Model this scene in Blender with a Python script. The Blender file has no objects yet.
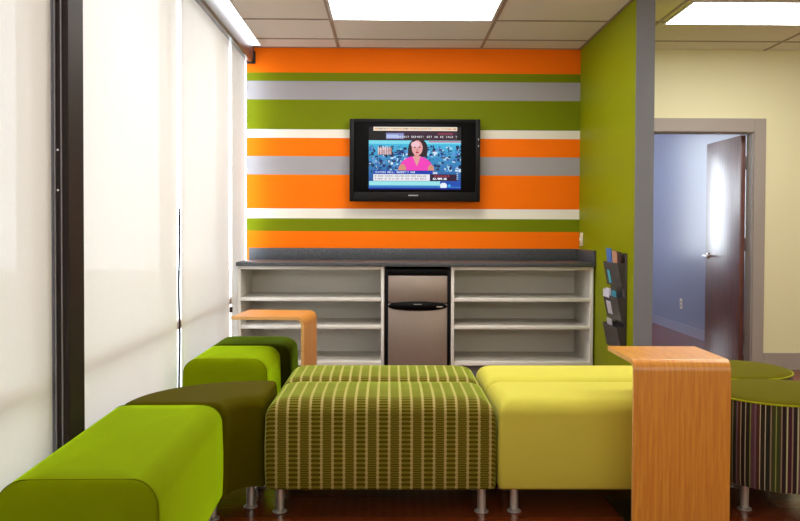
import bpy, bmesh, math, random
from mathutils import Vector, Matrix
random.seed(7)
R = math.radians
C = bpy.context.scene.collection
S = bpy.context.scene

# ------------------------------------------------------------------ camera, world, exposure
CAM_H = 1.17
cd = bpy.data.cameras.new('camera'); cam = bpy.data.objects.new('camera', cd); C.objects.link(cam)
cd.sensor_width = 36.0; cd.lens = 864 / 800 * 36.0; cd.clip_start = 0.05; cd.clip_end = 200
PITCH, YAW, ROLL = 1.3, 0.73, 0.22
cd.shift_y = -(31.7 - 864 * math.tan(R(PITCH))) / 800
cam.matrix_world = (Matrix.Translation((0, 0, CAM_H)) @ Matrix.Rotation(R(-YAW), 4, 'Z')
                    @ Matrix.Rotation(R(90 - PITCH), 4, 'X') @ Matrix.Rotation(R(ROLL), 4, 'Z'))
S.camera = cam
S.view_settings.view_transform = 'Standard'; S.view_settings.look = 'None'
S.view_settings.gamma = 1.0; S.view_settings.use_curve_mapping = False
S.view_settings.exposure = 0.95
W = bpy.data.worlds.new('world'); S.world = W; W.use_nodes = True
bg = W.node_tree.nodes['Background']
bg.inputs[0].default_value = (0.84, 0.92, 1.0, 1); bg.inputs[1].default_value = 4.0
LAMP = 7.0
# unseen warm fill lights added behind the camera; the light comes back off that wall and the ceiling
def area(name, loc, rot, sx, sy, power, c):
    ld = bpy.data.lights.new(name, 'AREA'); ld.shape = 'RECTANGLE'; ld.size = sx; ld.size_y = sy; ld.energy = power; ld.color = c
    o = bpy.data.objects.new(name, ld); C.objects.link(o); o.location = loc; o.rotation_euler = rot
area('rear_wall_fill', (1.2, -0.5, 2.6), (R(-35), 0, 0), 4.5, 0.25, 6, (1.0, 0.95, 0.86))
area('ceiling_fill', (1.5, -0.6, 1.9), (R(145), 0, 0), 4.5, 0.3, 44, (1.0, 0.97, 0.92))

# ------------------------------------------------------------------ materials
def srgb(r, g, b):
    f = lambda c: (c / 255 / 12.92) if c / 255 <= 0.04045 else ((c / 255 + 0.055) / 1.055) ** 2.4
    return (f(r), f(g), f(b), 1)
class NM:
    def __init__(s, name):
        s.m = bpy.data.materials.new(name); s.m.use_nodes = True
        s.t = s.m.node_tree; s.b = s.t.nodes['Principled BSDF']; s.out = s.t.nodes['Material Output']
    def n(s, typ, **kw):
        nd = s.t.nodes.new(typ)
        for k, v in kw.items():
            if k.startswith('_'): setattr(nd, k[1:], v)
        return nd
    def l(s, a, b): s.t.links.new(a, b)
    def math(s, op, a, b=None, c=None):
        nd = s.t.nodes.new('ShaderNodeMath'); nd.operation = op
        for i, v in enumerate((a, b, c)):
            if v is None: continue
            if isinstance(v, (int, float)): nd.inputs[i].default_value = v
            else: s.l(v, nd.inputs[i])
        return nd.outputs[0]
    def mix(s, fac, a, b):
        nd = s.t.nodes.new('ShaderNodeMix'); nd.data_type = 'RGBA'
        for i, v in ((0, fac), (6, a), (7, b)):
            if isinstance(v, (int, float, tuple)): nd.inputs[i].default_value = v
            else: s.l(v, nd.inputs[i])
        return nd.outputs[2]
    def obj(s):
        tc = s.t.nodes.new('ShaderNodeTexCoord'); return tc.outputs['Object']
    def xyz(s, vec=None):
        nd = s.t.nodes.new('ShaderNodeSeparateXYZ'); s.l(vec or s.obj(), nd.inputs[0]); return nd.outputs
    def noise(s, scale, detail=2.0, vec=None, stretch=None, rough=0.5):
        nd = s.t.nodes.new('ShaderNodeTexNoise'); nd.inputs['Scale'].default_value = scale
        nd.inputs['Detail'].default_value = detail; nd.inputs['Roughness'].default_value = rough
        v = vec or s.obj()
        if stretch:
            mp = s.t.nodes.new('ShaderNodeMapping'); mp.inputs['Scale'].default_value = stretch
            s.l(v, mp.inputs[0]); v = mp.outputs[0]
        s.l(v, nd.inputs['Vector']); return nd.outputs['Fac']
    def bump(s, h, strength=0.2, dist=0.002):
        nd = s.t.nodes.new('ShaderNodeBump'); nd.inputs['Strength'].default_value = strength
        nd.inputs['Distance'].default_value = dist; s.l(h, nd.inputs['Height']); s.l(nd.outputs[0], s.b.inputs['Normal'])
    def set(s, **kw):
        names = dict(rough='Roughness', metal='Metallic', spec='Specular IOR Level', sheen='Sheen Weight',
                     sheenr='Sheen Roughness', coat='Coat Weight', coatr='Coat Roughness')
        for k, v in kw.items(): s.b.inputs[names[k]].default_value = v
        return s
    def col(s, c):
        if isinstance(c, tuple): s.b.inputs['Base Color'].default_value = c
        else: s.l(c, s.b.inputs['Base Color'])
        return s
    def ramp(s, fac, stops, interp='CONSTANT'):
        nd = s.t.nodes.new('ShaderNodeValToRGB'); cr = nd.color_ramp; cr.interpolation = interp
        while len(cr.elements) > 1: cr.elements.remove(cr.elements[-1])
        cr.elements[0].position = stops[0][0]; cr.elements[0].color = stops[0][1]
        for p, c in stops[1:]:
            e = cr.elements.new(p); e.color = c
        s.l(fac, nd.inputs[0]); return nd.outputs[0]

def plain(name, c, rough=0.6, bump=None, var=0.06, **kw):
    m = NM(name); m.set(rough=rough, **kw)
    nz = m.noise(35 if not bump else bump[0], 3)
    c2 = tuple(min(1, x * (1 - var)) for x in c[:3]) + (1,)
    m.col(m.mix(nz, c, c2))
    if bump: m.bump(nz, bump[1], bump[2])
    return m.m

def fabric(name, c, sheen=0.1, scale=900, tint=None, rough=0.9, var=0.10, cloud=7, spec=0.04):
    m = NM(name); m.set(rough=rough, sheen=sheen, sheenr=0.35, spec=spec)
    if tint: m.b.inputs['Sheen Tint'].default_value = tint
    big = m.noise(cloud, 4)
    c2 = tuple(x * (1 - 2 * var) for x in c[:3]) + (1,)
    m.col(m.mix(big, c, c2))
    m.bump(m.noise(scale, 2), 0.35, 0.001)
    return m.m

M = {}
def stripe_wall():
    m = NM('striped_wall_paint').set(rough=0.6, spec=0.12)
    z = m.xyz()[2]
    O, G, W_, Y = srgb(255, 118, 0), srgb(116, 128, 0), srgb(240, 234, 220), srgb(164, 160, 164)
    edges = [(248, O), (230, G), (218, W_), (208.5, O), (174, Y), (156, O), (138, W_), (129, G), (100, Y), (82, G), (73, O)]
    stops = []
    for y, c in edges:
        h = CAM_H + (227.2 - y) / 120.0
        stops.append((max(0.0, h / 3.0), c))
    stops[0] = (0.0, O)
    m.col(m.ramp(m.math('DIVIDE', z, 3.0), stops))
    m.bump(m.noise(260, 2), 0.08, 0.001)
    return m.m
M['stripes'] = stripe_wall()
M['green_wall'] = plain('green_wall_paint', srgb(136, 144, 0), 0.5, (260, 0.08, 0.001), 0.04, spec=0.15)
M['grey_wall'] = plain('grey_wall_paint', srgb(120, 122, 128), 0.6, (260, 0.08, 0.001), 0.04)
M['cream_wall'] = plain('cream_vinyl_wall', srgb(240, 234, 194), 0.6, (420, 0.35, 0.002), 0.10)
M['warm_wall'] = plain('warm_tan_wall', srgb(214, 196, 170), 0.7, (260, 0.1, 0.001), 0.04)
M['far_wall'] = plain('lavender_wall', srgb(136, 142, 168), 0.3, (200, 0.1, 0.001), 0.05)
M['casing'] = plain('grey_casing_paint', srgb(164, 154, 148), 0.5, None, 0.03)
M['far_base'] = plain('far_baseboard_paint', srgb(150, 150, 172), 0.5)
M['cabinet'] = plain('white_melamine', srgb(226, 222, 214), 0.45, None, 0.008)
M['black'] = plain('black_plastic', srgb(9, 8, 9), 0.5, spec=0.2)
M['gloss_black'] = plain('gloss_black_plastic', srgb(7, 6, 7), 0.45, spec=0.08)
M['white_plastic'] = plain('ivory_plastic', srgb(236, 226, 205), 0.4)
M['bronze'] = plain('dark_bronze_metal', srgb(36, 27, 24), 0.5, None, 0.1, spec=0.25)
M['groove'] = plain('pale_grey_detail', srgb(140, 136, 140), 0.4)
M['frame_white'] = plain('pale_window_frame', srgb(205, 205, 208), 0.4)
M['rail_tan'] = plain('tan_window_rail', srgb(120, 84, 58), 0.6)
M['alu'] = plain('brushed_aluminium', srgb(150, 150, 152), 0.38, None, 0.08, metal=0.9)
M['chrome'] = plain('chrome', srgb(222, 222, 224), 0.3, None, 0.03, metal=0.75)
M['steel_plate'] = plain('dark_steel_plate', srgb(70, 55, 48), 0.3, None, 0.05, metal=0.7)
M['ground'] = plain('pale_concrete', srgb(190, 190, 185), 0.9)

def ceiling_mat():
    m = NM('ceiling_tile').set(rough=0.9, spec=0.1)
    nz = m.noise(150, 4)
    m.col(m.mix(nz, srgb(236, 230, 222), srgb(226, 219, 210)))
    m.bump(nz, 0.5, 0.003); return m.m
M['ceiling'] = ceiling_mat()
M['tbar'] = plain('ceiling_grid_metal', srgb(158, 140, 126), 0.5)

def floor_mat():
    m = NM('red_brown_floor_boards').set(rough=0.22, spec=0.5)
    br = m.n('ShaderNodeTexBrick'); m.l(m.obj(), br.inputs['Vector'])
    br.inputs['Scale'].default_value = 1.0; br.inputs['Brick Width'].default_value = 1.1
    br.inputs['Row Height'].default_value = 0.12; br.inputs['Mortar Size'].default_value = 0.0015
    br.inputs['Color1'].default_value = srgb(150, 70, 30); br.inputs['Color2'].default_value = srgb(104, 44, 20)
    br.inputs['Mortar'].default_value = srgb(36, 14, 8)
    g = m.noise(6, 6, stretch=(1.2, 22, 1))
    m.col(m.mix(m.math('MULTIPLY', g, 0.6), br.outputs['Color'], srgb(84, 34, 14)))
    m.bump(g, 0.06, 0.002); return m.m
M['floor'] = floor_mat()

def wood(name, c1, c2, stretch, rough=0.32, scale=9, spec=0.5, coat=0.0):
    m = NM(name).set(rough=rough, spec=spec, coat=coat, coatr=0.25)
    g = m.noise(scale, 6, stretch=stretch, rough=0.65)
    d = m.noise(scale * 0.45, 3, stretch=stretch)
    f = m.math('MULTIPLY', m.math('ADD', g, d), 0.5)
    m.col(m.ramp(f, [(0.36, c2), (0.62, c1)], 'LINEAR'))
    m.bump(g, 0.05, 0.001); return m.m
M['oak'] = wood('honey_bentwood_veneer', srgb(232, 166, 62), srgb(206, 124, 40), (24, 1.2, 0.8), spec=0.8)
M['oak_side'] = wood('honey_bentwood_veneer_crosswise', srgb(230, 162, 62), srgb(200, 116, 38), (0.8, 24, 1.2), spec=0.8)
M['ply'] = wood('pale_ply_edge', srgb(236, 186, 120), srgb(210, 150, 84), (3, 3, 12))
M['door'] = wood('dark_red_door_veneer', srgb(120, 66, 56), srgb(78, 38, 34), (5, 10, 0.6), rough=0.38, spec=1.0, coat=0.5)

def counter_mat():
    m = NM('speckled_grey_laminate').set(rough=0.4, spec=0.3)
    a = m.noise(420, 2); b = m.noise(60, 3)
    m.col(m.mix(m.math('GREATER_THAN', a, 0.56), m.mix(b, srgb(48, 50, 54), srgb(66, 68, 72)), srgb(112, 114, 118)))
    return m.m
M['counter'] = counter_mat()

def fridge_mat():
    m = NM('brushed_steel_door').set(rough=0.42, metal=0.55)
    g = m.noise(14, 4, stretch=(60, 60, 0.6))
    m.col(m.mix(g, srgb(170, 156, 146), srgb(140, 126, 116))); return m.m
M['fridge'] = fridge_mat()

def shade_mat():
    m = NM('woven_shade_fabric')
    t = m.t; t.nodes.remove(m.b)
    vec = m.obj()
    n1 = m.noise(60, 3, stretch=(1, 1, 14)); n2 = m.noise(60, 3, stretch=(1, 14, 1))
    w = m.math('MULTIPLY', m.math('ADD', n1, n2), 0.5)
    colr = m.mix(w, srgb(240, 236, 230), srgb(216, 210, 204))
    dif = m.n('ShaderNodeBsdfDiffuse'); tr = m.n('ShaderNodeBsdfTranslucent'); tp = m.n('ShaderNodeBsdfTransparent')
    m.l(colr, dif.inputs[0])
    tcol = m.mix(w, srgb(250, 244, 236), srgb(222, 214, 205)); m.l(tcol, tr.inputs[0])
    mx = m.n('ShaderNodeMixShader'); mx.inputs[0].default_value = 0.066; m.l(dif.outputs[0], mx.inputs[1]); m.l(tr.outputs[0], mx.inputs[2])
    mx2 = m.n('ShaderNodeMixShader'); mx2.inputs[0].default_value = 0.034; m.l(mx.outputs[0], mx2.inputs[1]); m.l(tp.outputs[0], mx2.inputs[2])
    m.l(mx2.outputs[0], m.out.inputs[0]); return m.m
M['shade'] = shade_mat()

def glass_mat():
    m = NM('window_glass'); m.t.nodes.remove(m.b)
    tp = m.n('ShaderNodeBsdfTransparent'); gl = m.n('ShaderNodeBsdfGlossy'); gl.inputs['Roughness'].default_value = 0.02
    fr = m.n('ShaderNodeFresnel'); mx = m.n('ShaderNodeMixShader')
    geo = m.n('ShaderNodeNewGeometry')
    m.l(m.math('MULTIPLY', fr.outputs[0], m.math('SUBTRACT', 1.0, geo.outputs['Backfacing'])), mx.inputs[0]); m.l(tp.outputs[0], mx.inputs[1]); m.l(gl.outputs[0], mx.inputs[2]); m.l(mx.outputs[0], m.out.inputs[0])
    return m.m
M['glass'] = glass_mat()

def emis(name, c, s):
    m = NM(name); m.col((0.8, 0.8, 0.8, 1))
    m.b.inputs['Emission Color'].default_value = c; m.b.inputs['Emission Strength'].default_value = s
    return m.m
M['lamp'] = emis('lamp_diffuser', (1.0, 0.985, 0.95, 1), LAMP)
M['strip'] = emis('daylight_strip_glow', (0.93, 0.96, 1.0, 1), 2.0)  # emission stands in for daylight on the ceiling

M['lime'] = fabric('lime_velvet', srgb(126, 144, 0), 1.0, 500, (0.6, 1.0, 0.01, 1), cloud=12)
M['olive'] = fabric('olive_vinyl_weave', srgb(80, 74, 0), 0.0, 700, None, rough=0.75, var=0.04, spec=0.03)
M['dark_green'] = fabric('deep_green_velvet', srgb(62, 70, 0), 0.5, 500, (0.3, 0.6, 0.02, 1))
M['citron'] = fabric('citron_weave', srgb(212, 204, 84), 0.1, 800, (1, 1, 0.6, 1), var=0.03)
M['ott_top'] = fabric('moss_green_weave', srgb(100, 94, 12), 0.02, 800, None, var=0.06)
M['welt'] = fabric('yellow_green_welt', srgb(168, 172, 24), 0.1, 800)
M['seam'] = fabric('seam_thread', srgb(100, 108, 0), 0.0, 800)

def ladder_mat():
    m = NM('ladder_stripe_velvet').set(rough=0.85, sheen=0.8, sheenr=0.35, spec=0.1)
    m.b.inputs['Sheen Tint'].default_value = (0.55, 0.85, 0.1, 1)
    x, y, z = m.xyz()[0:3]
    P = 0.0455
    v = m.math('ADD', z, y)
    u = m.math('DIVIDE', m.math('ADD', x, 5 * P + 0.012), P)
    fu = m.math('FRACT', u)
    par = m.math('FRACT', m.math('MULTIPLY', m.math('FLOOR', u), 0.5))      # 0 or .5, alternate columns
    pitch = m.math('ADD', 0.0095, m.math('MULTIPLY', par, 0.019))
    rung = m.math('FRACT', m.math('DIVIDE', v, pitch))
    tri = m.math('ABSOLUTE', m.math('SUBTRACT', rung, 0.5))                  # 0 centre .. .5 edges
    du = m.math('ABSOLUTE', m.math('SUBTRACT', fu, 0.5))                     # .5 at a column edge
    wtri = m.math('ABSOLUTE', m.math('SUBTRACT', m.math('FRACT', m.math('DIVIDE', v, 0.019)), 0.5))
    line = m.math('GREATER_THAN', m.math('ADD', du, m.math('MULTIPLY', wtri, 0.16)), 0.425)
    rl = m.math('GREATER_THAN', tri, 0.27)
    nz = m.noise(120, 2)
    pile = m.mix(nz, srgb(92, 84, 0), srgb(74, 66, 0))
    body = m.mix(m.math('MULTIPLY', rl, 0.75), pile, srgb(140, 130, 48))
    m.col(m.mix(line, body, srgb(180, 164, 100)))
    m.bump(m.math('ADD', line, rl), 0.3, 0.002)
    return m.m
M['ladder'] = ladder_mat()

def multi_mat():
    m = NM('multicolour_striped_weave').set(rough=0.85, sheen=0.1)
    x, y, z = m.xyz()[0:3]
    ang = m.math('ARCTAN2', y, x)
    k = m.math('FLOOR', m.math('MULTIPLY', ang, 15.0))
    wn = m.n('ShaderNodeTexWhiteNoise', _noise_dimensions='1D'); m.l(k, wn.inputs['W'])
    k2 = m.math('FLOOR', m.math('ADD', m.math('MULTIPLY', ang, 15.0), m.math('MULTIPLY', wn.outputs['Value'], 0.0)))
    f = m.math('FRACT', m.math('MULTIPLY', ang, 15.0))
    pal = [srgb(40, 30, 14), srgb(66, 22, 40), srgb(26, 32, 20), srgb(80, 40, 26), srgb(96, 60, 78), srgb(60, 66, 20), srgb(36, 18, 24)]
    base = m.ramp(wn.outputs['Value'], [(i / len(pal), c) for i, c in enumerate(pal)])
    pal2 = [srgb(206, 200, 176), srgb(142, 156, 84), srgb(150, 130, 110), srgb(190, 196, 150), srgb(120, 90, 120)]
    wn2 = m.n('ShaderNodeTexWhiteNoise', _noise_dimensions='1D'); m.l(m.math('ADD', k2, 71.3), wn2.inputs['W'])
    lt = m.ramp(wn2.outputs['Value'], [(i / len(pal2), c) for i, c in enumerate(pal2)])
    w = m.math('LESS_THAN', f, m.math('ADD', 0.14, m.math('MULTIPLY', wn2.outputs['Value'], 0.22)))
    m.col(m.mix(w, base, lt)); m.bump(m.noise(600, 2), 0.3, 0.001)
    return m.m
M['multi'] = multi_mat()

# ------------------------------------------------------------------ mesh helpers (world coordinates)
def add_box(bm, a, b, bevel=0.0):
    x0, y0, z0 = a; x1, y1, z1 = b
    vs = [bm.verts.new(p) for p in ((x0, y0, z0), (x1, y0, z0), (x1, y1, z0), (x0, y1, z0), (x0, y0, z1), (x1, y0, z1), (x1, y1, z1), (x0, y1, z1))]
    fs = [bm.faces.new([vs[i] for i in f]) for f in ((3, 2, 1, 0), (4, 5, 6, 7), (0, 1, 5, 4), (1, 2, 6, 5), (2, 3, 7, 6), (3, 0, 4, 7))]
    if bevel:
        es = list({e for f in fs for e in f.edges})
        bmesh.ops.bevel(bm, geom=es, offset=bevel, segments=2, affect='EDGES', profile=0.5)
    return bm
def box(a, b, bevel=0.0): return add_box(bmesh.new(), a, b, bevel)
def lathe(bm, prof, c=(0, 0, 0), n=28, axis='Z'):
    rings = []
    for r, h in prof:
        ring = []
        for i in range(n):
            a = 2 * math.pi * i / n
            p = (r * math.cos(a), r * math.sin(a), h)
            if axis == 'X': p = (p[2], p[0], p[1])
            if axis == 'Y': p = (p[1], p[2], p[0])
            ring.append(bm.verts.new(Vector(p) + Vector(c)))
        rings.append(ring)
    for a, b in zip(rings, rings[1:]):
        for i in range(n): bm.faces.new((a[i], a[(i + 1) % n], b[(i + 1) % n], b[i]))
    bm.faces.new(rings[0][::-1]); bm.faces.new(rings[-1])
    return bm
def tube(bm, pts, r, n=8):
    pts = [Vector(p) for p in pts]; rings = []
    for i, p in enumerate(pts):
        d = (pts[min(i + 1, len(pts) - 1)] - pts[max(i - 1, 0)]).normalized()
        up = Vector((0, 0, 1)) if abs(d.z) < 0.9 else Vector((1, 0, 0))
        s = d.cross(up).normalized(); t = s.cross(d)
        rings.append([bm.verts.new(p + (s * math.cos(2 * math.pi * k / n) + t * math.sin(2 * math.pi * k / n)) * r) for k in range(n)])
    for a, b in zip(rings, rings[1:]):
        for i in range(n): bm.faces.new((a[i], a[(i + 1) % n], b[(i + 1) % n], b[i]))
    bm.faces.new(rings[0][::-1]); bm.faces.new(rings[-1]); return bm
def loft(bm, rings):
    vr = [[bm.verts.new(p) for p in r] for r in rings]; n = len(vr[0])
    for a, b in zip(vr, vr[1:]):
        for i in range(n): bm.faces.new((a[i], a[(i + 1) % n], b[(i + 1) % n], b[i]))
    bm.faces.new(vr[0][::-1]); bm.faces.new(vr[-1]); return bm
def rr_ring(hx, hy, rcx, rcy, z, k=6, m=6):
    out = []
    for q, (sx, sy) in enumerate(((1, 1), (-1, 1), (-1, -1), (1, -1))):
        for i in range(k + 1):
            a = math.pi / 2 * (q + i / k)
            out.append((sx * (hx - rcx) + rcx * math.cos(a), sy * (hy - rcy) + rcy * math.sin(a), z))
    # subdivide the straight runs so the crown can curve
    res = []; n = len(out)
    for i in range(n):
        a, b = Vector(out[i]), Vector(out[(i + 1) % n]); res.append(tuple(a))
        if (a - b).length > 0.1:
            for j in range(1, m): res.append(tuple(a.lerp(b, j / m)))
    return res
def cushion(hx, hy, z0, z1, rx, ry, rz, rc=0.03, crown=0.008, belly=0.004):
    bm = bmesh.new(); rings = []
    rings.append(rr_ring(hx - 0.012, hy - 0.012, rc, rc, z0))
    rings.append(rr_ring(hx - 0.003, hy - 0.003, rc, rc, z0 + 0.004))
    for t in (0.03, 0.3, 0.6, 1.0):
        z = z0 + 0.004 + (z1 - rz - z0 - 0.004) * t; b = belly * math.sin(math.pi * t)
        rings.append(rr_ring(hx + b, hy + b, rc, rc, z))
    for i in range(1, 9):
        a = math.pi / 2 * i / 8; f = 1 - math.cos(a)
        rings.append(rr_ring(hx - rx * f, hy - ry * f, rc + 0.3 * rx * f, rc + 0.3 * ry * f, z1 - rz + rz * math.sin(a)))
    for s in (0.8, 0.55, 0.25, 0.04):
        rings.append([(p[0] * s, p[1] * s, z1 + crown * (1 - s * s)) for p in rr_ring(hx - rx, hy - ry, rc + 0.3 * rx, rc + 0.3 * ry, 0)])
    return loft(bm, rings)
def link(name, bm, mat, parent=None, smooth=True, angle=40):
    bmesh.ops.recalc_face_normals(bm, faces=bm.faces)
    me = bpy.data.meshes.new(name)
    if parent is not None:
        pl = parent.get('_w', None); off = Vector(pl) if pl else parent.location
        bmesh.ops.translate(bm, verts=bm.verts, vec=-Vector(off))
    bm.to_mesh(me); bm.free()
    o = bpy.data.objects.new(name, me); C.objects.link(o)
    mats = mat if isinstance(mat, (list, tuple)) else [mat]
    for m_ in mats: me.materials.append(m_)
    if smooth:
        me.shade_smooth(); me.set_sharp_from_angle(angle=R(angle))
    if parent is not None:
        o.parent = parent
        o['_w'] = tuple(off)
    return o
def thing(name, label, cat, loc, group=None):
    o = bpy.data.objects.new(name, None); C.objects.link(o); o.location = loc; o.empty_display_size = 0.1
    o['label'] = label; o['category'] = cat
    if group: o['group'] = group
    return o
def tag(o, label, cat, group=None):
    o['label'] = label; o['category'] = cat
    if group: o['group'] = group
    return o
def struct(name, bm, mat, parent=None, smooth=False):
    o = link(name, bm, mat, parent, smooth)
    if parent is None: o['kind'] = 'structure'
    return o
def dup(root, loc, label, group=None):
    r = root.copy(); C.objects.link(r); r.location = loc; r['label'] = label
    if group: r['group'] = group
    for ch in root.children:
        c = ch.copy(); C.objects.link(c); c.parent = r
        for g in ch.children:
            d = g.copy(); C.objects.link(d); d.parent = c
    return r

# ------------------------------------------------------------------ the setting
XL, XR, YB, YF, H = -1.185, 4.6, 7.20, -1.6, 2.67
PX0, PX1, PY = 1.588, 1.710, 5.575
struct('floor', box((XL - 0.1, YF - 0.1, -0.06), (XR + 0.1, 11.8, 0.0)), M['floor'])
struct('ceiling', box((XL - 0.1, YF - 0.1, H), (XR + 0.1, 11.8, H + 0.06)), M['ceiling'])
struct('wall_back', box((XL, YB, 0.0), (PX0 + 0.02, YB + 0.1, H)), M['stripes'])
struct('wall_partition', box((PX0, PY + 0.004, 0.0), (PX1, YB, H)), M['green_wall'])
struct('trim_partition_end', box((PX0, PY, 0.0), (PX1, PY + 0.004, H)), M['grey_wall'])
DX0, DX1, DH = 2.13, 3.055, 2.0
bm = bmesh.new()
add_box(bm, (PX0 + 0.02, YB, 0), (DX0, YB + 0.1, H)); add_box(bm, (DX1, YB, 0), (XR, YB + 0.1, H)); add_box(bm, (DX0, YB, DH), (DX1, YB + 0.1, H))
struct('wall_back_right', bm, M['cream_wall'])
struct('wall_right', box((XR, YF, 0), (XR + 0.1, YB + 0.1, H)), M['cream_wall'])
struct('wall_front', box((XL, YF - 0.1, 0), (XR, YF, H)), M['warm_wall'])
struct('baseboard_back', box((DX1 + 0.088, YB - 0.014, 0), (XR, YB, 0.14)), M['casing'])
# door casing and jambs
bm = bmesh.new()
add_box(bm, (DX1 - 0.012, YB - 0.02, 0), (DX1 + 0.085, YB, DH + 0.1), 0.003)
add_box(bm, (DX0 - 0.095, YB - 0.02, 0), (DX0 + 0.012, YB, DH + 0.1), 0.003)
add_box(bm, (DX0 + 0.012, YB - 0.02, DH - 0.012), (DX1 - 0.012, YB, DH + 0.1), 0.003)
add_box(bm, (DX1 - 0.02, YB, 0), (DX1, YB + 0.12, DH)); add_box(bm, (DX0, YB, 0), (DX0 + 0.02, YB + 0.12, DH))
add_box(bm, (DX0 + 0.02, YB, DH - 0.02), (DX1 - 0.02, YB + 0.12, DH))
struct('trim_door_frame', bm, M['casing'])
# room beyond the door
FY = 11.6; FX = 3.34
struct('wall_far_right', box((FX, YB + 0.1, 0), (FX + 0.1, FY, H)), M['far_wall'])
bm = bmesh.new(); sy0, sy1, sz0, sz1 = 8.4, 11.0, 1.6, 2.55
add_box(bm, (0.6, YB + 0.1, 0), (0.7, sy0, H)); add_box(bm, (0.6, sy1, 0), (0.7, FY, H)); add_box(bm, (0.6, sy0, 0), (0.7, sy1, sz0)); add_box(bm, (0.6, sy0, sz1), (0.7, sy1, H))
struct('wall_far_left', bm, M['far_wall'])
bm = bmesh.new()
for yy in (sy0, (sy0 + sy1) / 2 - 0.02, sy1 - 0.04): add_box(bm, (0.63, yy, sz0), (0.67, yy + 0.04, sz1))
add_box(bm, (0.63, sy0, sz0), (0.67, sy1, sz0 + 0.04)); add_box(bm, (0.63, sy0, sz1 - 0.04), (0.67, sy1, sz1))
w6 = struct('window_6', bm, M['frame_white'])  # unseen window added to brighten the far room's right wall
link('glass_pane', box((0.645, sy0 + 0.04, sz0 + 0.04), (0.65, sy1 - 0.04, sz1 - 0.04)), M['glass'], w6, False)  # pane of the added unseen window
bm = bmesh.new()
wx0, wx1, wz0, wz1 = 0.8, 2.6, 0.80, 2.50
add_box(bm, (0.7, FY, 0), (wx0, FY + 0.1, H)); add_box(bm, (wx1, FY, 0), (FX, FY + 0.1, H))
add_box(bm, (wx0, FY, 0), (wx1, FY + 0.1, wz0)); add_box(bm, (wx0, FY, wz1), (wx1, FY + 0.1, H))
struct('wall_far', bm, M['far_wall'])
bm = bmesh.new()
for a, b in (((wx0, FY + 0.03, wz0), (wx0 + 0.04, FY + 0.07, wz1)), ((wx1 - 0.04, FY + 0.03, wz0), (wx1, FY + 0.07, wz1)),
             ((wx0, FY + 0.03, wz0), (wx1, FY + 0.07, wz0 + 0.04)), ((wx0, FY + 0.03, wz1 - 0.04), (wx1, FY + 0.07, wz1))):
    add_box(bm, a, b)
w5 = struct('window_5', bm, M['frame_white'])
link('glass_pane', box((wx0 + 0.04, FY + 0.045, wz0 + 0.04), (wx1 - 0.04, FY + 0.05, wz1 - 0.04)), M['glass'], w5, False)
struct('baseboard_far', box((FX - 0.014, YB + 0.1, 0), (FX, FY, 0.10)), M['far_base'])
# ground outside
struct('ground', box((-30, -20, -0.4), (XL - 0.35, 30, -0.3)), M['ground'])

# ceiling grid
bm = bmesh.new()
gx = [-0.425 + 1.183 * k for k in range(-1, 5)]; gy = [6.87 - 0.635 * k for k in range(0, 14)]
for x in gx:
    if XL < x < XR:
        if PX0 - 0.02 < x < PX1 + 0.02: continue
        add_box(bm, (x - 0.012, YF, H - 0.004), (x + 0.012, YB, H))
for y in gy:
    add_box(bm, (XL, y - 0.012, H - 0.0045), (PX0, y + 0.012, H)); 
    if y < PY: add_box(bm, (PX0, y - 0.012, H - 0.0045), (PX1, y + 0.012, H))
    add_box(bm, (PX1, y - 0.012, H - 0.0045), (XR, y + 0.012, H))
add_box(bm, (PX0 - 0.02, PY, H - 0.005), (PX0, YB, H)); add_box(bm, (XL, YB - 0.02, H - 0.005), (PX0, YB, H))
struct('trim_ceiling_grid', bm, M['tbar'])

# window wall: curb, sill rail, mullions, glass
struct('wall_left', box((XL - 0.12, YF, 0), (XL, 1.0, H)), M['warm_wall'])
struct('wall_left_curb', box((XL - 0.12, 1.0, 0), (XL - 0.02, YB, 0.12)), M['grey_wall'])
bounds = [(1.0, 3.03), (3.18, 4.875), (4.915, 6.455), (6.495, 7.20)]
for i, (y0, y1) in enumerate(bounds):
    bm = bmesh.new()
    add_box(bm, (XL - 0.10, y0, 0.12), (XL - 0.05, y1, 0.17)); add_box(bm, (XL - 0.10, y0, H - 0.05), (XL - 0.05, y1, H))
    add_box(bm, (XL - 0.10, y0, 0.12), (XL - 0.05, y0 + 0.03, H)); add_box(bm, (XL - 0.10, y1 - 0.03, 0.12), (XL - 0.05, y1, H))
    w = struct('window_%d' % (i + 1), bm, M['frame_white'])
    link('glass_pane', box((XL - 0.08, y0 + 0.03, 0.17), (XL - 0.075, y1 - 0.03, H - 0.05)), M['glass'], w, False)
    link('window_rail', box((XL - 0.05, y0, 0.590), (XL - 0.02, y1, 0.632)), M['rail_tan'], w, False)
# dark bronze post (visible, protruding) with pale strips painting its groove highlights
bm = bmesh.new(); add_box(bm, (XL - 0.10, 3.03, 0), (XL + 0.068, 3.18, H), 0.002)
post = struct('trim_window_post', bm, M['bronze'])
bm = bmesh.new()
for x in (XL + 0.02, XL + 0.042): add_box(bm, (x, 3.025, 0.0), (x + 0.004, 3.031, H))
link('groove_highlight', bm, M['groove'], post, False)
for z in (1.30, 1.44):
    link('screw', lathe(bmesh.new(), [(0.004, 0), (0.004, 0.003)], (XL + 0.032, 3.025, z), 10, 'Y'), M['chrome'], post)
for k, y in enumerate((4.895, 6.475)):
    struct('trim_mullion_%d' % (k + 1), box((XL - 0.10, y - 0.02, 0.12), (XL - 0.05, y + 0.02, H)), M['frame_white'])

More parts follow.
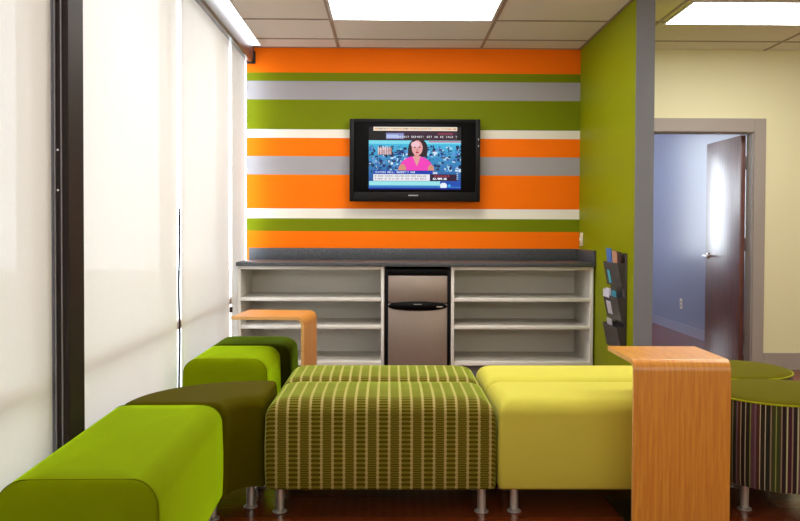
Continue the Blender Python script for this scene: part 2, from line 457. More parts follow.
# roller shades
SL = ['pale woven roller shade left of the dark window post', 'wide pale woven roller shade right of the dark window post',
      'pale woven roller shade between the two bright slits', 'narrow pale roller shade next to the striped wall']
for i, (y0, y1) in enumerate(((1.0, 3.02), (3.20, 4.795), (4.89, 6.35), (6.45, 7.04))):
    t = thing('roller_shade', SL[i], 'window shade', (XL, (y0 + y1) / 2, 0.06), 'roller shades along the window wall')
    bm = bmesh.new(); n = 40; vs = []
    for k in range(n + 1):
        y = y0 + (y1 - y0) * k / n; dx = 0.0025 * math.sin(k * 0.9 + i) + 0.002 * math.sin(k * 0.37)
        vs.append((bm.verts.new((XL + 0.012 + dx, y, 0.08)), bm.verts.new((XL + 0.012 + dx * 0.3, y, 2.539))))
    for a, b in zip(vs, vs[1:]): bm.faces.new((a[0], b[0], b[1], a[1]))
    link('shade_cloth', bm, M['shade'], t, angle=60)
    link('hem_bar', box((XL + 0.004, y0, 0.06), (XL + 0.02, y1, 0.085), 0.003), M['frame_white'], t)
    if i in (1, 2):
        bm = bmesh.new(); yy = y1 + 0.016
        tube(bm, [(XL + 0.02 + 0.003 * math.sin(q * 1.1), yy + 0.002 * math.sin(q * 0.8), 1.28 - q * 0.1) for q in range(13)], 0.006 if i == 1 else 0.002, 6)
        link('pull_cord', bm, M['black'], t)
        if i == 2: link('cord_clip', box((XL + 0.015, yy - 0.02, 0.55), (XL + 0.035, yy + 0.008, 0.59), 0.003), M['bronze'], t)
# head box over the shades
bm = bmesh.new()
prof = [(XL, 2.54), (XL + 0.045, 2.54), (XL + 0.058, 2.553), (XL + 0.062, 2.60), (XL + 0.062, H), (XL, H)]
a = [bm.verts.new((x, 1.0, z)) for x, z in prof]; b = [bm.verts.new((x, YB - 0.002, z)) for x, z in prof]
for k in range(len(prof)): bm.faces.new((a[k], a[(k + 1) % len(prof)], b[(k + 1) % len(prof)], b[k]))
bm.faces.new(a); bm.faces.new(b)
t = thing('shade_head_box', 'long silver metal head box running along the top of the window wall', 'shade head box', (XL, 4.1, 2.54))
link('housing', bm, M['alu'], t)
link('end_cap', box((XL + 0.001, YB - 0.03, 2.53), (XL + 0.075, YB - 0.001, H - 0.04), 0.004), M['bronze'], t)
# added glowing strip for daylight spilling over the head box, not a lamp
t = thing('ceiling_daylight_strip', 'slim glowing strip standing for daylight on the ceiling beside the window head box', 'ceiling light', (-1.1, 4.1, H))
link('housing', box((-1.137, 1.0, H - 0.006), (-1.052, YB - 0.1, H)), M['frame_white'], t, False)  # backing of the added daylight strip
link('diffuser', box((-1.133, 1.01, H - 0.010), (-1.056, YB - 0.11, H - 0.006)), M['strip'], t, False)  # glowing face of the added strip, stands for daylight

# recessed panel lights
def panel(x0, x1, y0, y1, label):
    t = thing('ceiling_light', label, 'ceiling light', ((x0 + x1) / 2, (y0 + y1) / 2, H), 'recessed panel lights')
    bm = bmesh.new(); z0, z1 = H - 0.008, H
    for a, b in (((x0, y0), (x0 + 0.02, y1)), ((x1 - 0.02, y0), (x1, y1)), ((x0 + 0.02, y0), (x1 - 0.02, y0 + 0.02)), ((x0 + 0.02, y1 - 0.02), (x1 - 0.02, y1))):
        add_box(bm, (a[0], a[1], z0), (b[0], b[1], z1))
    link('frame', bm, M['frame_white'], t, False)
    link('diffuser', box((x0 + 0.02, y0 + 0.02, H - 0.005), (x1 - 0.02, y1 - 0.02, H - 0.001)), M['lamp'], t, False)
panel(-0.42, 0.745, 5.60, 6.235, 'bright rectangular ceiling panel light in front of the striped wall')
panel(1.98, 3.15, 5.66, 6.30, 'bright rectangular ceiling panel light before the cream wall')
panel(-0.42, 0.745, 3.72, 4.33, 'added ceiling panel light above the seating, out of view')  # extra panel added out of view to light the seat tops
panel(1.95, 3.10, 3.72, 4.33, 'added ceiling panel light above the round ottomans, out of view')  # another unseen panel, added for light on the ottoman side

# ------------------------------------------------------------------ counter run
t = thing('countertop', 'speckled dark grey laminate countertop with backsplash over the white shelving', 'countertop', (0.2, 6.9, 0.88))
link('worktop', box((-1.164, 6.585, 0.882), (PX0 - 0.002, YB - 0.001, 0.912), 0.003), M['counter'], t)
link('backsplash', box((-1.162, YB - 0.02, 0.912), (PX0 - 0.022, YB - 0.001, 1.008), 0.002), M['counter'], t)
link('side_splash', box((PX0 - 0.021, 6.60, 0.912), (PX0 - 0.001, YB - 0.001, 1.008), 0.002), M['counter'], t)
FYc = 6.615
def shelf_unit(x0, x1, label):
    t = thing('shelf_cabinet', label, 'shelf cabinet', ((x0 + x1) / 2, 6.9, 0), 'open white shelf cabinets under the counter')
    th = 0.024
    for xa in (x0, x1 - th): link('side_panel', box((xa, FYc, 0.0), (xa + th, YB - 0.003, 0.881), 0.001), M['cabinet'], t)
    link('back_panel', box((x0 + th, YB - 0.015, 0.13), (x1 - th, YB - 0.003, 0.881)), M['cabinet'], t, False)
    link('top_rail', box((x0 + th, FYc, 0.857), (x1 - th, FYc + 0.02, 0.881), 0.001), M['cabinet'], t)
    link('top_panel', box((x0 + th, FYc + 0.02, 0.866), (x1 - th, YB - 0.015, 0.881)), M['cabinet'], t, False)
    for zc in (0.626, 0.413): link('shelf', box((x0 + th, FYc + 0.004, zc - 0.013), (x1 - th, YB - 0.015, zc + 0.013), 0.002), M['cabinet'], t)
    link('bottom_panel', box((x0 + th, FYc, 0.12), (x1 - th, YB - 0.015, 0.148), 0.001), M['cabinet'], t)
    link('toe_kick', box((x0 + th, FYc + 0.06, 0.0), (x1 - th, FYc + 0.075, 0.12)), M['grey_wall'], t, False)
shelf_unit(-1.158, -0.036, 'open white shelf cabinet left of the small refrigerator')
shelf_unit(0.478, 1.573, 'open white shelf cabinet right of the small refrigerator')

# refrigerator
fx0, fx1, fy = -0.030, 0.470, 6.60
t = thing('mini_fridge', 'small two-door refrigerator with brushed steel doors in a black body', 'refrigerator', ((fx0 + fx1) / 2, 6.85, 0))
link('body', box((fx0, fy + 0.03, 0.01), (fx1, 7.1, 0.862), 0.006), M['black'], t)
link('top_trim', box((fx0 + 0.02, fy + 0.005, 0.815), (fx1 - 0.02, fy + 0.03, 0.85), 0.004), M['gloss_black'], t)
link('freezer_door', box((fx0 + 0.025, fy, 0.603), (fx1 - 0.022, fy + 0.032, 0.812), 0.008), M['fridge'], t)
d = link('fridge_door', box((fx0 + 0.025, fy, 0.045), (fx1 - 0.022, fy + 0.032, 0.597), 0.008), M['fridge'], t)
bm = bmesh.new(); n = 24; fr, bk = [], []
x0, x1, zc = fx0 + 0.022, fx1 - 0.020, 0.578
for k in range(n + 1):
    s = -1 + 2 * k / n; fr.append((x0 + (x1 - x0) * k / n, 0.034 * math.sqrt(max(0, 1 - abs(s) ** 2.2)) + 0.002, 0.028 * (1 - s * s) + 0.006))
rings = []
for x, hz, dp in fr:
    rings.append([(x, fy - dp * math.cos(a) * 1.0, zc + hz * math.sin(a)) for a in [math.pi * (j / 10 - 0.5) for j in range(11)]] + [(x, fy + 0.002, zc + hz), (x, fy + 0.002, zc - hz)])
loft(bm, rings)
hd = link('handle', bm, M['gloss_black'], t)
link('badge', box(((x0 + x1) / 2 - 0.03, fy - 0.0365, zc + 0.014), ((x0 + x1) / 2 + 0.03, fy - 0.028, zc + 0.020)), M['groove'], hd, False)
link('badge', box((x1 - 0.085, fy - 0.026, zc - 0.006), (x1 - 0.04, fy - 0.012, zc + 0.002)), M['chrome'], hd, False)

# ------------------------------------------------------------------ television
TX, TZ, TW, TH, TY = 0.209, 1.731, 1.068, 0.672, 7.085
t = thing('television', 'black wall-mounted flat television showing a news broadcast with a woman in pink', 'television', (TX, YB, TZ - TH / 2))
link('wall_bracket', box((TX - 0.2, TY + 0.06, TZ - 0.2), (TX + 0.2, YB - 0.001, TZ + 0.2)), M['black'], t, False)
link('housing', box((TX - TW / 2, TY, TZ - TH / 2), (TX + TW / 2, TY + 0.062, TZ + TH / 2), 0.006), M['gloss_black'], t)
bm = bmesh.new(); b = 0.036; o_ = TY - 0.010
X0, X1, Z0, Z1 = TX - TW / 2, TX + TW / 2, TZ - TH / 2, TZ + TH / 2
add_box(bm, (X0, o_, Z0), (X0 + b, TY, Z1), 0.003); add_box(bm, (X1 - b, o_, Z0), (X1, TY, Z1), 0.003)
add_box(bm, (X0 + b, o_, Z0), (X1 - b, TY, Z0 + 0.075), 0.003); add_box(bm, (X0 + b, o_, Z1 - 0.03), (X1 - b, TY, Z1), 0.003)
bz = link('bezel', bm, M['black'], t)
link('maker_mark', box((TX - 0.012 - 0.04, o_ - 0.001, Z0 + 0.044), (TX - 0.012 + 0.04, o_, Z0 + 0.053)), M['alu'], bz, False)
for zz in (TZ + 0.165, TZ + 0.11): link('button', box((X1 - 0.018, o_ - 0.002, zz), (X1 - 0.010, o_, zz + 0.016)), M['alu'], bz, False)
FONT = {'A': '010101111101101', 'B': '110101110101110', 'C': '011100100100011', 'D': '110101101101110', 'E': '111100110100111', 'G': '011100101101011',
        'I': '111010010010111', 'K': '101101110101101', 'L': '100100100100111', 'M': '101111111101101', 'N': '110101101101101', 'O': '010101101101010',
        'P': '110101110100100', 'R': '110101110101101', 'S': '011100010001110', 'T': '111010010010010', 'U': '101101101101111', 'W': '101101111111101',
        'Y': '101101010010010', 'F': '111100110100100', '0': '111101101101111', '1': '010110010010111', '2': '110001010100111', '4': '101101111001001',
        '3': '110001010001110', '6': '011100111101111', ':': '000010000010000', "'": '010010000000000', ',': '000000000010100', '.': '000000000000010',
        '?': '110001010000010', ' ': '0' * 15}
def screen_pixels():
    # raster in units of 2 zoom pixels: x 147..627, y 88..412 of the close view
    nx, ny = 240, 162; rnd = random.Random(3)
    img = [[(8, 8, 10)] * nx for _ in range(ny)]
    def rect(x0, y0, x1, y1, c):
        for j in range(max(0, int((y0 - 88) / 2)), min(ny, int((y1 - 88) / 2))):
            for i in range(max(0, int((x0 - 147) / 2)), min(nx, int((x1 - 147) / 2))): img[j][i] = c
    def ell(cx, cy, rx, ry, c, ymax=999):
        for j in range(ny):
            for i in range(nx):
                x, y = 147 + 2 * i, 88 + 2 * j
                if y < ymax and ((x - cx) / rx) ** 2 + ((y - cy) / ry) ** 2 <= 1: img[j][i] = c
    def text(s, x, y, c, sx=1, pitch=4, sy=1):
        i0, j0 = int((x - 147) / 2), int((y - 88) / 2)
        for ch in s:
            g = FONT.get(ch, FONT[' '])
            for k, v in enumerate(g):
                if v == '1':
                    for dy in range(sy):
                        for dx in range(sx):
                            jj, ii = j0 + (k // 3) * sy + dy, i0 + (k % 3) * sx + dx
                            if 0 <= jj < ny and 0 <= ii < nx: img[jj][ii] = c
            i0 += pitch
    rect(147, 88, 627, 158, (26, 22, 26))
    rect(172, 88, 608, 108, (236, 226, 206))
    for q in range(70):
        x = 178 + q * 6.1; rect(x, 94, x + 3 + 2 * rnd.random(), 101 + 2 * rnd.random(), (226, 150, 70) if rnd.random() < .6 else (150, 130, 120))
    rect(235, 108, 608, 156, (58, 34, 52)); rect(237, 120, 330, 150, (130, 140, 196)); rect(240, 128, 300, 146, (178, 190, 232))
    rect(505, 118, 585, 128, (130, 50, 70))
    text('WEEKLY REPORT: GET OR BE COLD ?', 299, 134, (236, 236, 240), 1, 4.6.__int__() + 1, 1)
    text('WEEKLY REPORT: GET OR BE COLD ?', 299, 135, (236, 236, 240), 1, 5, 1)
    # city picture behind the presenter
    for j in range(35, 162):
        for i in range(240):
            y = 88 + 2 * j
            f = (y - 158) / 254.0
            img[j][i] = (int(70 - 40 * f), int(190 - 130 * f), int(225 - 90 * f))
    rect(147, 158, 627, 176, (120, 214, 232)); rect(460, 160, 627, 168, (190, 120, 150))
    for q in range(420):
        x = 147 + rnd.random() * 478; y = 184 + rnd.random() * 130; w = 4 + 14 * rnd.random(); h = 3 + 14 * rnd.random()
        c = rnd.choice([(20, 34, 84), (14, 24, 60), (36, 70, 140), (90, 150, 210), (160, 210, 236), (24, 50, 110), (60, 110, 180), (210, 226, 240), (30, 40, 70)])
        rect(x, y, x + w, y + h, c)
    for q in range(12): rect(195 + q * 6, 190 + (q * 7) % 14, 200 + q * 6, 232, (214, 140, 120) if q % 2 else (236, 200, 196))
    # presenter
    ell(402, 196, 50, 50, (46, 30, 36)); rect(352, 196, 376, 240, (46, 30, 36)); rect(428, 196, 452, 244, (46, 30, 36))
    ell(392, 312, 90, 74, (236, 62, 180), 318); ell(320, 306, 20, 26, (206, 140, 120), 316); ell(470, 306, 16, 24, (206, 140, 120), 316)
    rect(384, 228, 410, 252, (206, 140, 130)); 
    for j in range(0, 26): rect(398 - (26 - j) * .8, 240 + j * 2, 398 + (26 - j) * .8, 242 + j * 2, (220, 156, 150))
    ell(398, 196, 28, 40, (226, 160, 160)); ell(388, 178, 22, 16, (236, 190, 200)); ell(386, 192, 5, 3, (70, 36, 40)); ell(410, 192, 5, 3, (70, 36, 40))
    ell(398, 206, 4, 5, (190, 120, 120)); ell(398, 219, 9, 4, (170, 40, 60))
    # lower captions
    rect(172, 314, 482, 332, (24, 60, 170)); text("CLOSING BELL: MARKET'S NOW", 182, 318, (220, 236, 250)); rect(172, 334, 466, 369, (232, 232, 236))
    for yy in (339, 353):
        x = 180
        while x < 448:
            w = 6 + 22 * rnd.random(); k = x
            while k < min(x + w, 450):
                rect(k, yy + 2 * (rnd.random() < .3), k + 3, yy + 9, (150, 150, 160)); k += 5
            x += w + 8
    rect(468, 334, 608, 369, (44, 22, 50)); rect(482, 322, 506, 332, (200, 210, 230)); 
    for q in range(9): rect(490 + q * 9, 339, 495 + q * 9, 348, (170, 50, 70))
    text('12,404.36', 482, 352, (236, 240, 246), 1, 4); text('12,404.36', 483, 352, (236, 240, 246), 1, 4)
    rect(150, 371, 520, 392, (150, 222, 226)); rect(147, 392, 627, 404, (46, 120, 190)); rect(147, 404, 627, 412, (16, 40, 150)); rect(520, 371, 627, 398, (30, 74, 170))
    ell(536, 392, 18, 16, (226, 236, 246), 403); ell(566, 392, 8, 7, (60, 170, 230)); rect(600, 300, 616, 306, (180, 200, 230))
    for q in range(5): rect(606, 316 + q * 10, 613, 321 + q * 10, (190, 210, 240))
    return img, nx, ny
img, nx, ny = screen_pixels()
ax0 = TX - 0.5 * TW + (147 - 47) / 680 * TW; ax1 = TX - 0.5 * TW + (627 - 47) / 680 * TW
az1 = Z1 - (88 - 47) / 428 * TH; az0 = Z1 - (412 - 47) / 428 * TH
verts = [(ax0 + (ax1 - ax0) * i / nx - TX, TY - 0.002 - YB, az1 + (az0 - az1) * j / ny - (TZ - TH / 2)) for j in range(ny + 1) for i in range(nx + 1)]
faces = [(j * (nx + 1) + i, (j + 1) * (nx + 1) + i, (j + 1) * (nx + 1) + i + 1, j * (nx + 1) + i + 1) for j in range(ny) for i in range(nx)]
me = bpy.data.meshes.new('screen'); me.from_pydata(verts, [], faces)
att = me.color_attributes.new('picture', 'BYTE_COLOR', 'CORNER'); buf = []
for j in range(ny):
    for i in range(nx):
        c = srgb(*img[j][i]); buf.extend(list(c) * 4)
att.data.foreach_set('color', buf)
m = NM('screen_picture').set(rough=0.4, spec=0.08); m.col((0.01, 0.01, 0.01, 1))
at = m.n('ShaderNodeAttribute'); at.attribute_name = 'picture'; m.l(at.outputs['Color'], m.b.inputs['Emission Color']); m.b.inputs['Emission Strength'].default_value = 0.55
me.materials.append(m.m); so = bpy.data.objects.new('screen', me); C.objects.link(so); so.parent = t

# ------------------------------------------------------------------ partition wall fittings
t = thing('light_switch', 'ivory light switch plate on the green wall above the counter corner', 'light switch', (PX0, 7.09, 1.03))
link('plate', box((PX0 - 0.010, 7.05, 1.035), (PX0 - 0.0005, 7.13, 1.145), 0.002), M['white_plastic'], t)
link('toggle', box((PX0 - 0.022, 7.083, 1.075), (PX0 - 0.010, 7.097, 1.105), 0.002), M['white_plastic'], t)
# literature rack
def ac(name, c, r=0.3):
    if name not in M: M[name] = plain(name, c, r)
    return M[name]
ry0, ry1 = 5.73, 6.12
ra = ac('smoky_acrylic', srgb(66, 60, 62), 0.25)
t = thing('magazine_rack', 'dark wall rack of magazine pockets on the green wall', 'magazine rack', (PX0, 5.92, 0.32))
link('back_plate', box((PX0 - 0.012, ry0, 0.36), (PX0 - 0.001, ry1, 1.01), 0.002), ra, t)
for k, z in enumerate((0.79, 0.56, 0.36)):
    bm = bmesh.new(); h = 0.155
    v = [bm.verts.new(p) for p in ((PX0 - 0.032, ry0, z), (PX0 - 0.032, ry1, z), (PX0 - 0.062, ry1, z + h), (PX0 - 0.062, ry0, z + h),
                                   (PX0 - 0.036, ry0, z), (PX0 - 0.036, ry1, z), (PX0 - 0.066, ry1, z + h), (PX0 - 0.066, ry0, z + h))]
    for f in ((0, 1, 2, 3), (7, 6, 5, 4), (0, 4, 5, 1), (2, 6, 7, 3), (0, 3, 7, 4), (1, 5, 6, 2)): bm.faces.new([v[i] for i in f])
    add_box(bm, (PX0 - 0.036, ry0, z - 0.004), (PX0 - 0.012, ry1, z))
    for ya in (ry0, ry1 - 0.004):
        w_ = [bm.verts.new(p) for p in ((PX0 - 0.012, ya, z), (PX0 - 0.034, ya, z), (PX0 - 0.064, ya, z + h), (PX0 - 0.012, ya, z + h),
                                        (PX0 - 0.012, ya + .004, z), (PX0 - 0.034, ya + .004, z), (PX0 - 0.064, ya + .004, z + h), (PX0 - 0.012, ya + .004, z + h))]
        for f in ((0, 1, 2, 3), (7, 6, 5, 4), (0, 4, 5, 1), (1, 5, 6, 2), (2, 6, 7, 3), (3, 7, 4, 0)): bm.faces.new([w_[i] for i in f])
    link('pocket', bm, ra, t, False)
mags = [(0.79, 0.25, 5.98, 6.11, (70, 120, 200), 0.034, 'blue magazine standing in the top pocket of the wall rack'),
        (0.79, 0.235, 5.84, 5.96, (196, 150, 120), 0.030, 'tan magazine leaning in the top pocket of the wall rack'),
        (0.79, 0.23, 5.745, 5.83, (60, 40, 44), 0.026, 'dark magazine at the near end of the rack top pocket'),
        (0.56, 0.20, 5.98, 6.11, (222, 220, 232), 0.034, 'white leaflet standing in the middle pocket of the wall rack'),
        (0.56, 0.19, 5.85, 5.96, (70, 170, 200), 0.030, 'teal leaflet standing in the middle pocket of the wall rack'),
        (0.36, 0.19, 5.95, 6.08, (190, 186, 196), 0.032, 'pale leaflet standing in the lowest pocket of the wall rack')]
for z, h, ya, yb, c, dp, lab in mags:
    bm = bmesh.new(); x = PX0 - 0.016 - 0.0
    xx0, xx1 = PX0 - 0.022, PX0 - 0.022 - dp * 0.62
    v = [bm.verts.new(p) for p in ((xx0, ya, z), (xx0, yb, z), (xx1, yb + .004, z + h), (xx1, ya + .004, z + h), (xx0 - .005, ya, z), (xx0 - .005, yb, z), (xx1 - .005, yb + .004, z + h), (xx1 - .005, ya + .004, z + h))]
    for f in ((0, 1, 2, 3), (7, 6, 5, 4), (0, 4, 5, 1), (2, 6, 7, 3), (0, 3, 7, 4), (1, 5, 6, 2)): bm.faces.new([v[i] for i in f])
    tag(link('magazine', bm, ac('paper_%d_%d_%d' % c, srgb(*c), 0.4)), lab, 'magazine', 'magazines in the wall rack')
# printed covers showing on the pocket fronts
for z, ya, yb, c, lab in ((0.80, 5.98, 6.04, (80, 190, 214), 'small turquoise card tucked on the front of the top rack pocket'),
                          (0.70, 5.93, 6.10, (214, 212, 226), 'white card tucked on the rack between top and middle pockets'),
                          (0.585, 5.93, 6.05, (206, 204, 214), 'grey and white card on the front of the middle rack pocket')):
    s0 = 0.036 + (max(z, 0.56) - (0.79 if z > .75 else 0.56)) / 0.155 * 0.03
    h = 0.09 if z != 0.70 else 0.055
    if z == 0.70: xa, xb = 0.0672, 0.0672
    else:
        zb = 0.79 if z > .75 else 0.56
        xa = 0.0368 + (z - zb) / 0.155 * 0.03; xb = 0.0368 + (z + h - zb) / 0.155 * 0.03
    bm = bmesh.new(); P_ = PX0
    v = [bm.verts.new(p) for p in ((P_ - xa, ya, z), (P_ - xa, yb, z), (P_ - xb, yb, z + h), (P_ - xb, ya, z + h), (P_ - xa - .002, ya, z), (P_ - xa - .002, yb, z), (P_ - xb - .002, yb, z + h), (P_ - xb - .002, ya, z + h))]
    for f in ((0, 1, 2, 3), (7, 6, 5, 4), (0, 4, 5, 1), (2, 6, 7, 3), (0, 3, 7, 4), (1, 5, 6, 2)): bm.faces.new([v[i] for i in f])
    tag(link('card', bm, ac('paper_%d_%d_%d' % c, srgb(*c), 0.4)), lab, 'card', 'cards on the wall rack')

# ------------------------------------------------------------------ door leaf (opened into the far room)
hx, hy_ = DX1 - 0.025, YB + 0.125
t = thing('door_leaf', 'dark red-brown wooden door standing open into the far room', 'door', (hx, hy_, 0))
t['kind'] = 'thing'
link('panel', box((hx - 0.042, hy_, 0.012), (hx, hy_ + 0.79, DH - 0.024), 0.002), M['door'], t)
for z in (0.25, 1.05, 1.74):
    link('hinge', box((hx - 0.001, hy_ - 0.022, z - 0.055), (hx + 0.003, hy_ + 0.03, z + 0.055), 0.001), M['alu'], t)
ly, lz = hy_ + 0.73, 0.93
bm = lathe(bmesh.new(), [(0.028, 0), (0.028, -0.008), (0.012, -0.012), (0.011, -0.05)], (hx - 0.042, ly, lz), 20, 'X')
tube(bm, [(hx - 0.085, ly, lz), (hx - 0.09, ly - 0.02, lz), (hx - 0.09, ly - 0.06, lz - 0.001), (hx - 0.087, ly - 0.105, lz - 0.006)], 0.009)
link('lever_handle', bm, M['chrome'], t)
t = thing('wall_outlet', 'pale electrical outlet low on the lavender wall of the far room', 'outlet', (FX, 9.8, 0.27))
link('plate', box((FX - 0.006, 9.76, 0.27), (FX - 0.0005, 9.84, 0.385), 0.002), M['white_plastic'], t)
for z in (0.295, 0.335): link('socket', box((FX - 0.008, 9.785, z), (FX - 0.006, 9.815, z + 0.026), 0.001), M['groove'], t)

# ------------------------------------------------------------------ seating
HB, HT = 0.113, 0.486
def leg(parent, x, y, hb=HB):
    w = Vector(parent.location)
    lg = link('leg', lathe(bmesh.new(), [(0.018, 0.008), (0.018, hb + 0.004)], (w.x + x, w.y + y, 0), 24), M['chrome'], parent)
    link('foot', lathe(bmesh.new(), [(0.029, 0.0), (0.030, 0.003), (0.027, 0.007), (0.019, 0.012)], (w.x + x, w.y + y, 0), 24), M['chrome'], lg)
def bench(name, label, loc, hx, hy, mat, rx, ry, rz, group=None, seam=None, legs=None, cat='bench', rc=0.03):
    t = thing(name, label, cat, loc, group)
    bm = cushion(hx, hy, HB, HT - 0.006, rx, ry, rz, rc)
    bmesh.ops.translate(bm, verts=bm.verts, vec=Vector(loc))
    st = link('seat', bm, mat, t, angle=70)
    for x, y in (legs or [(-hx + 0.05, -hy + 0.08), (hx - 0.05, -hy + 0.08), (-hx + 0.05, hy - 0.08), (hx - 0.05, hy - 0.08)]): leg(t, x, y)
    if seam:
        for sgn in seam:
            pts = []
            def P(a): 
                f = 1 - math.cos(a); return (hx - rx * f - 0.25 * rc * (1 - f), ry * f + 0.25 * rc * (1 - f), HT - 0.006 - rz + rz * math.sin(a))
            seq = [(P(0)[0], P(0)[1], HB + 0.01)] + [P(math.pi / 2 * k / 12) for k in range(13)]
            for x, y, z in seq: pts.append((x, sgn * (hy - y), z))
            pts += [(-x, y, z) for x, y, z in reversed(pts)]
            link('seam', tube(bmesh.new(), [Vector(p) + Vector(loc) for p in pts], 0.0015, 6), M['seam'], st)
    return t
STRX, STRY = (-0.498 + 0.437) / 2, 3.47 + 0.24
g = 'ladder-striped benches'
b0 = bench('upholstered_bench', 'ladder-striped green velvet bench in the front row with metal legs', (STRX, STRY, 0), 0.467, 0.24, M['ladder'], 0.085, 0.075, 0.075, g, rc=0.02)
b1 = dup(b0, (STRX, 4.195, 0), 'ladder-striped green velvet bench directly behind its matching front bench', g)
b1.scale = (1, 0.93, 1)
g = 'citron yellow benches'
b2 = bench('upholstered_bench', 'plain citron yellow bench in the front row behind the large side table', (0.447 + 0.465, STRY, 0), 0.465, 0.24, M['citron'], 0.06, 0.07, 0.07, g, rc=0.02,
           legs=[(-0.39, -0.155), (0.43, -0.155), (-0.39, 0.155), (0.43, 0.155)])
b3 = dup(b2, (0.912, 4.195, 0), 'plain citron yellow bench in the rear row nearer the shelves', g)
b3.scale = (1, 0.93, 1)
bench('upholstered_bench', 'long lime green bench in the left foreground along the windows', (-0.860, 2.862, 0), 0.222, 0.518, M['lime'], 0.075, 0.018, 0.075, 'lime green benches', seam=(-1, 1), rc=0.012).rotation_euler.z = R(1.4)
bench('upholstered_bench', 'short lime green bench by the window under the small side table', (-0.86, 4.81, 0), 0.222, 0.275, M['lime'], 0.075, 0.018, 0.075, 'lime green benches', seam=(-1,), rc=0.012)
bench('upholstered_bench', 'deep green bench farthest back by the window, behind the short lime bench', (-0.835, 5.34, 0), 0.25, 0.235, M['dark_green'], 0.085, 0.06, 0.075)
# olive quarter-round corner
cx, cy = -0.527, 3.412; ri, ro = 0.11, 0.535
def corner_sections():
    def sec(f, d):     # cross-section f inset at the ends, d offset past the end
        z0, z1, rr = HB, HT - 0.004, 0.05; a_, b_ = ri + f, ro - f; top = z1 - f
        pts = [(a_, z0), (a_, top - rr)] + [(a_ + rr * (1 - math.cos(q)), top - rr + rr * math.sin(q)) for q in [math.pi / 2 * i / 6 for i in range(1, 7)]]
        pts += [(a_ + (b_ - a_) * u, top) for u in (0.35, 0.65)]
        pts += [(b_ - rr * (1 - math.cos(q)), top - rr + rr * math.sin(q)) for q in [math.pi / 2 * (1 - i / 6) for i in range(0, 7)]] + [(b_, z0)]
        return pts
    res = []
    for f, d in ((0.016, 0.020), (0.005, 0.015), (0.0, 0.0)): res.append([(cx - p, cy - d, z) for p, z in sec(f, d)])
    for k in range(1, 24):
        a = math.pi - (math.pi / 2) * k / 24; res.append([(cx + p * math.cos(a), cy + p * math.sin(a), z) for p, z in sec(0, 0)])
    for f, d in ((0.0, 0.0), (0.005, 0.015), (0.016, 0.020)): res.append([(cx + d, cy + p, z) for p, z in sec(f, d)])
    return res
t = thing('corner_seat', 'olive brown quarter-round corner seat between the lime bench and striped bench', 'corner seat', (cx - 0.3, cy + 0.3, 0))
link('seat', loft(bmesh.new(), corner_sections()), M['olive'], t, angle=50)
for x, y in ((cx - 0.05, cy + ri + 0.09), (cx - 0.05, cy + ro - 0.06), (cx - ri - 0.07, cy + 0.05), (cx - ro + 0.07, cy + 0.05)):
    leg(t, x - t.location.x, y - t.location.y)

# round ottomans
def ottoman(x, y, r, label):
    t = thing('round_ottoman', label, 'ottoman', (x, y, 0), 'round striped ottomans')
    n = 72; ring = lambda rr, z: [(x + rr * math.cos(2 * math.pi * k / n), y + rr * math.sin(2 * math.pi * k / n), z) for k in range(n)]
    link('body', loft(bmesh.new(), [ring(r - 0.02, HB), ring(r - 0.004, HB + 0.006), ring(r, HB + 0.03), ring(r + 0.002, 0.3), ring(r, HT - 0.018)]), M['multi'], t)
    link('top_pad', loft(bmesh.new(), [ring(r, HT - 0.017), ring(r - 0.003, HT - 0.012), ring(r - 0.012, HT - 0.006), ring(r - 0.04, HT - 0.002), ring(r * 0.6, HT), ring(0.02, HT + 0.002)]), M['ott_top'], t, angle=70)
    bm = bmesh.new()
    vr = []
    for k in range(n):
        a = 2 * math.pi * k / n
        vr.append([bm.verts.new((x + (r + 0.001 + 0.004 * math.cos(b_)) * math.cos(a), y + (r + 0.001 + 0.004 * math.cos(b_)) * math.sin(a), HT - 0.016 + 0.004 * math.sin(b_))) for b_ in [2 * math.pi * j / 6 for j in range(6)]])
    for k in range(n):
        p, q = vr[k], vr[(k + 1) % n]
        for j in range(6): bm.faces.new((p[j], p[(j + 1) % 6], q[(j + 1) % 6], q[j]))
    link('welt', bm, M['welt'], t)
    for k in range(4):
        a = math.pi * 0.16 + k * math.pi / 2; leg(t, (r - 0.07) * math.cos(a), (r - 0.07) * math.sin(a))
ottoman(1.695, 3.69, 0.30, 'round multicolour-striped ottoman beside the large side table, the nearer one')
ottoman(1.70, 4.30, 0.30, 'round multicolour-striped ottoman at the back, half hidden by the nearer one')

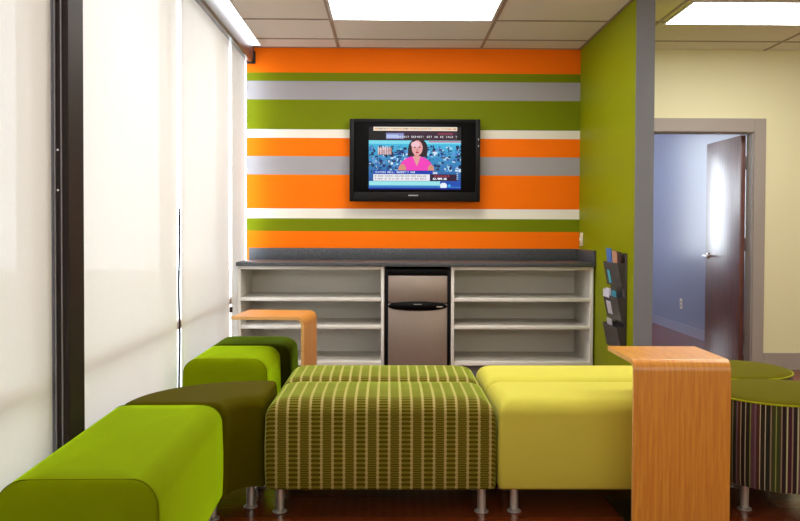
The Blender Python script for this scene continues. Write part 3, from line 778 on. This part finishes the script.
# bentwood side tables: panel, top, base
def profile(D, Ht, th, r):
    o_, i_ = [], []
    o_.append((0, 0.004)); i_.append((th, 0.004))
    for k in range(9):
        a = math.pi - (math.pi / 2) * k / 8
        o_.append((r + r * math.cos(a), Ht - r + r * math.sin(a))); i_.append((r + (r - th) * math.cos(a), Ht - r + (r - th) * math.sin(a)))
    o_.append((D, Ht)); i_.append((D, Ht - th))
    return o_, i_
def ctable(label, origin, D, Wd, Ht, mode, group):
    th, r = 0.018, 0.045
    t = thing('side_table', label, 'side table', origin, group)
    o_, i_ = profile(D, Ht, th, r); O = Vector(origin)
    def pt(u, w, z): return O + (Vector((w, u, z)) if mode == 'Y' else Vector((-u, w, z)))
    bm = bmesh.new(); n = len(o_); V = {}
    for s, w in ((0, 0.0), (1, Wd)):
        for k in range(n): V[s, 'o', k] = bm.verts.new(pt(o_[k][0], w, o_[k][1])); V[s, 'i', k] = bm.verts.new(pt(i_[k][0], w, i_[k][1]))
    for k in range(n - 1):
        f1 = bm.faces.new((V[0, 'o', k], V[0, 'o', k + 1], V[1, 'o', k + 1], V[1, 'o', k]))
        f2 = bm.faces.new((V[0, 'i', k], V[1, 'i', k], V[1, 'i', k + 1], V[0, 'i', k + 1]))
        for s in (0, 1):
            f = bm.faces.new((V[s, 'o', k], V[s, 'i', k], V[s, 'i', k + 1], V[s, 'o', k + 1])); f.material_index = 1
    for k in (0, n - 1):
        f = bm.faces.new((V[0, 'o', k], V[1, 'o', k], V[1, 'i', k], V[0, 'i', k])); f.material_index = 1
    link('bent_top', bm, [M['oak'] if mode == 'Y' else M['oak_side'], M['ply']], t, angle=35)
    a, b = pt(0.0, 0.012, 0.0), pt(D * 1.12 if mode == 'Y' else 0.13, Wd - 0.012, 0.0)
    x0, x1 = sorted((a.x, b.x)); y0, y1 = sorted((a.y, b.y))
    link('base_plate', box((x0, y0, 0.0), (x1, y1, 0.0045)), M['steel_plate'], t, False)
    return t
ctable('large honey wood side table bent over the yellow bench in the foreground', (0.940, 3.287, 0), 0.40, 0.375, 0.670, 'Y', 'bentwood side tables')
ctable('small honey wood side table at the back by the window over the green benches', (-0.478, 4.88, 0), 0.42, 0.42, 0.668, 'X', 'bentwood side tables').rotation_euler.z = R(-5)

for o in S.objects:
    if '_w' in o: del o['_w']
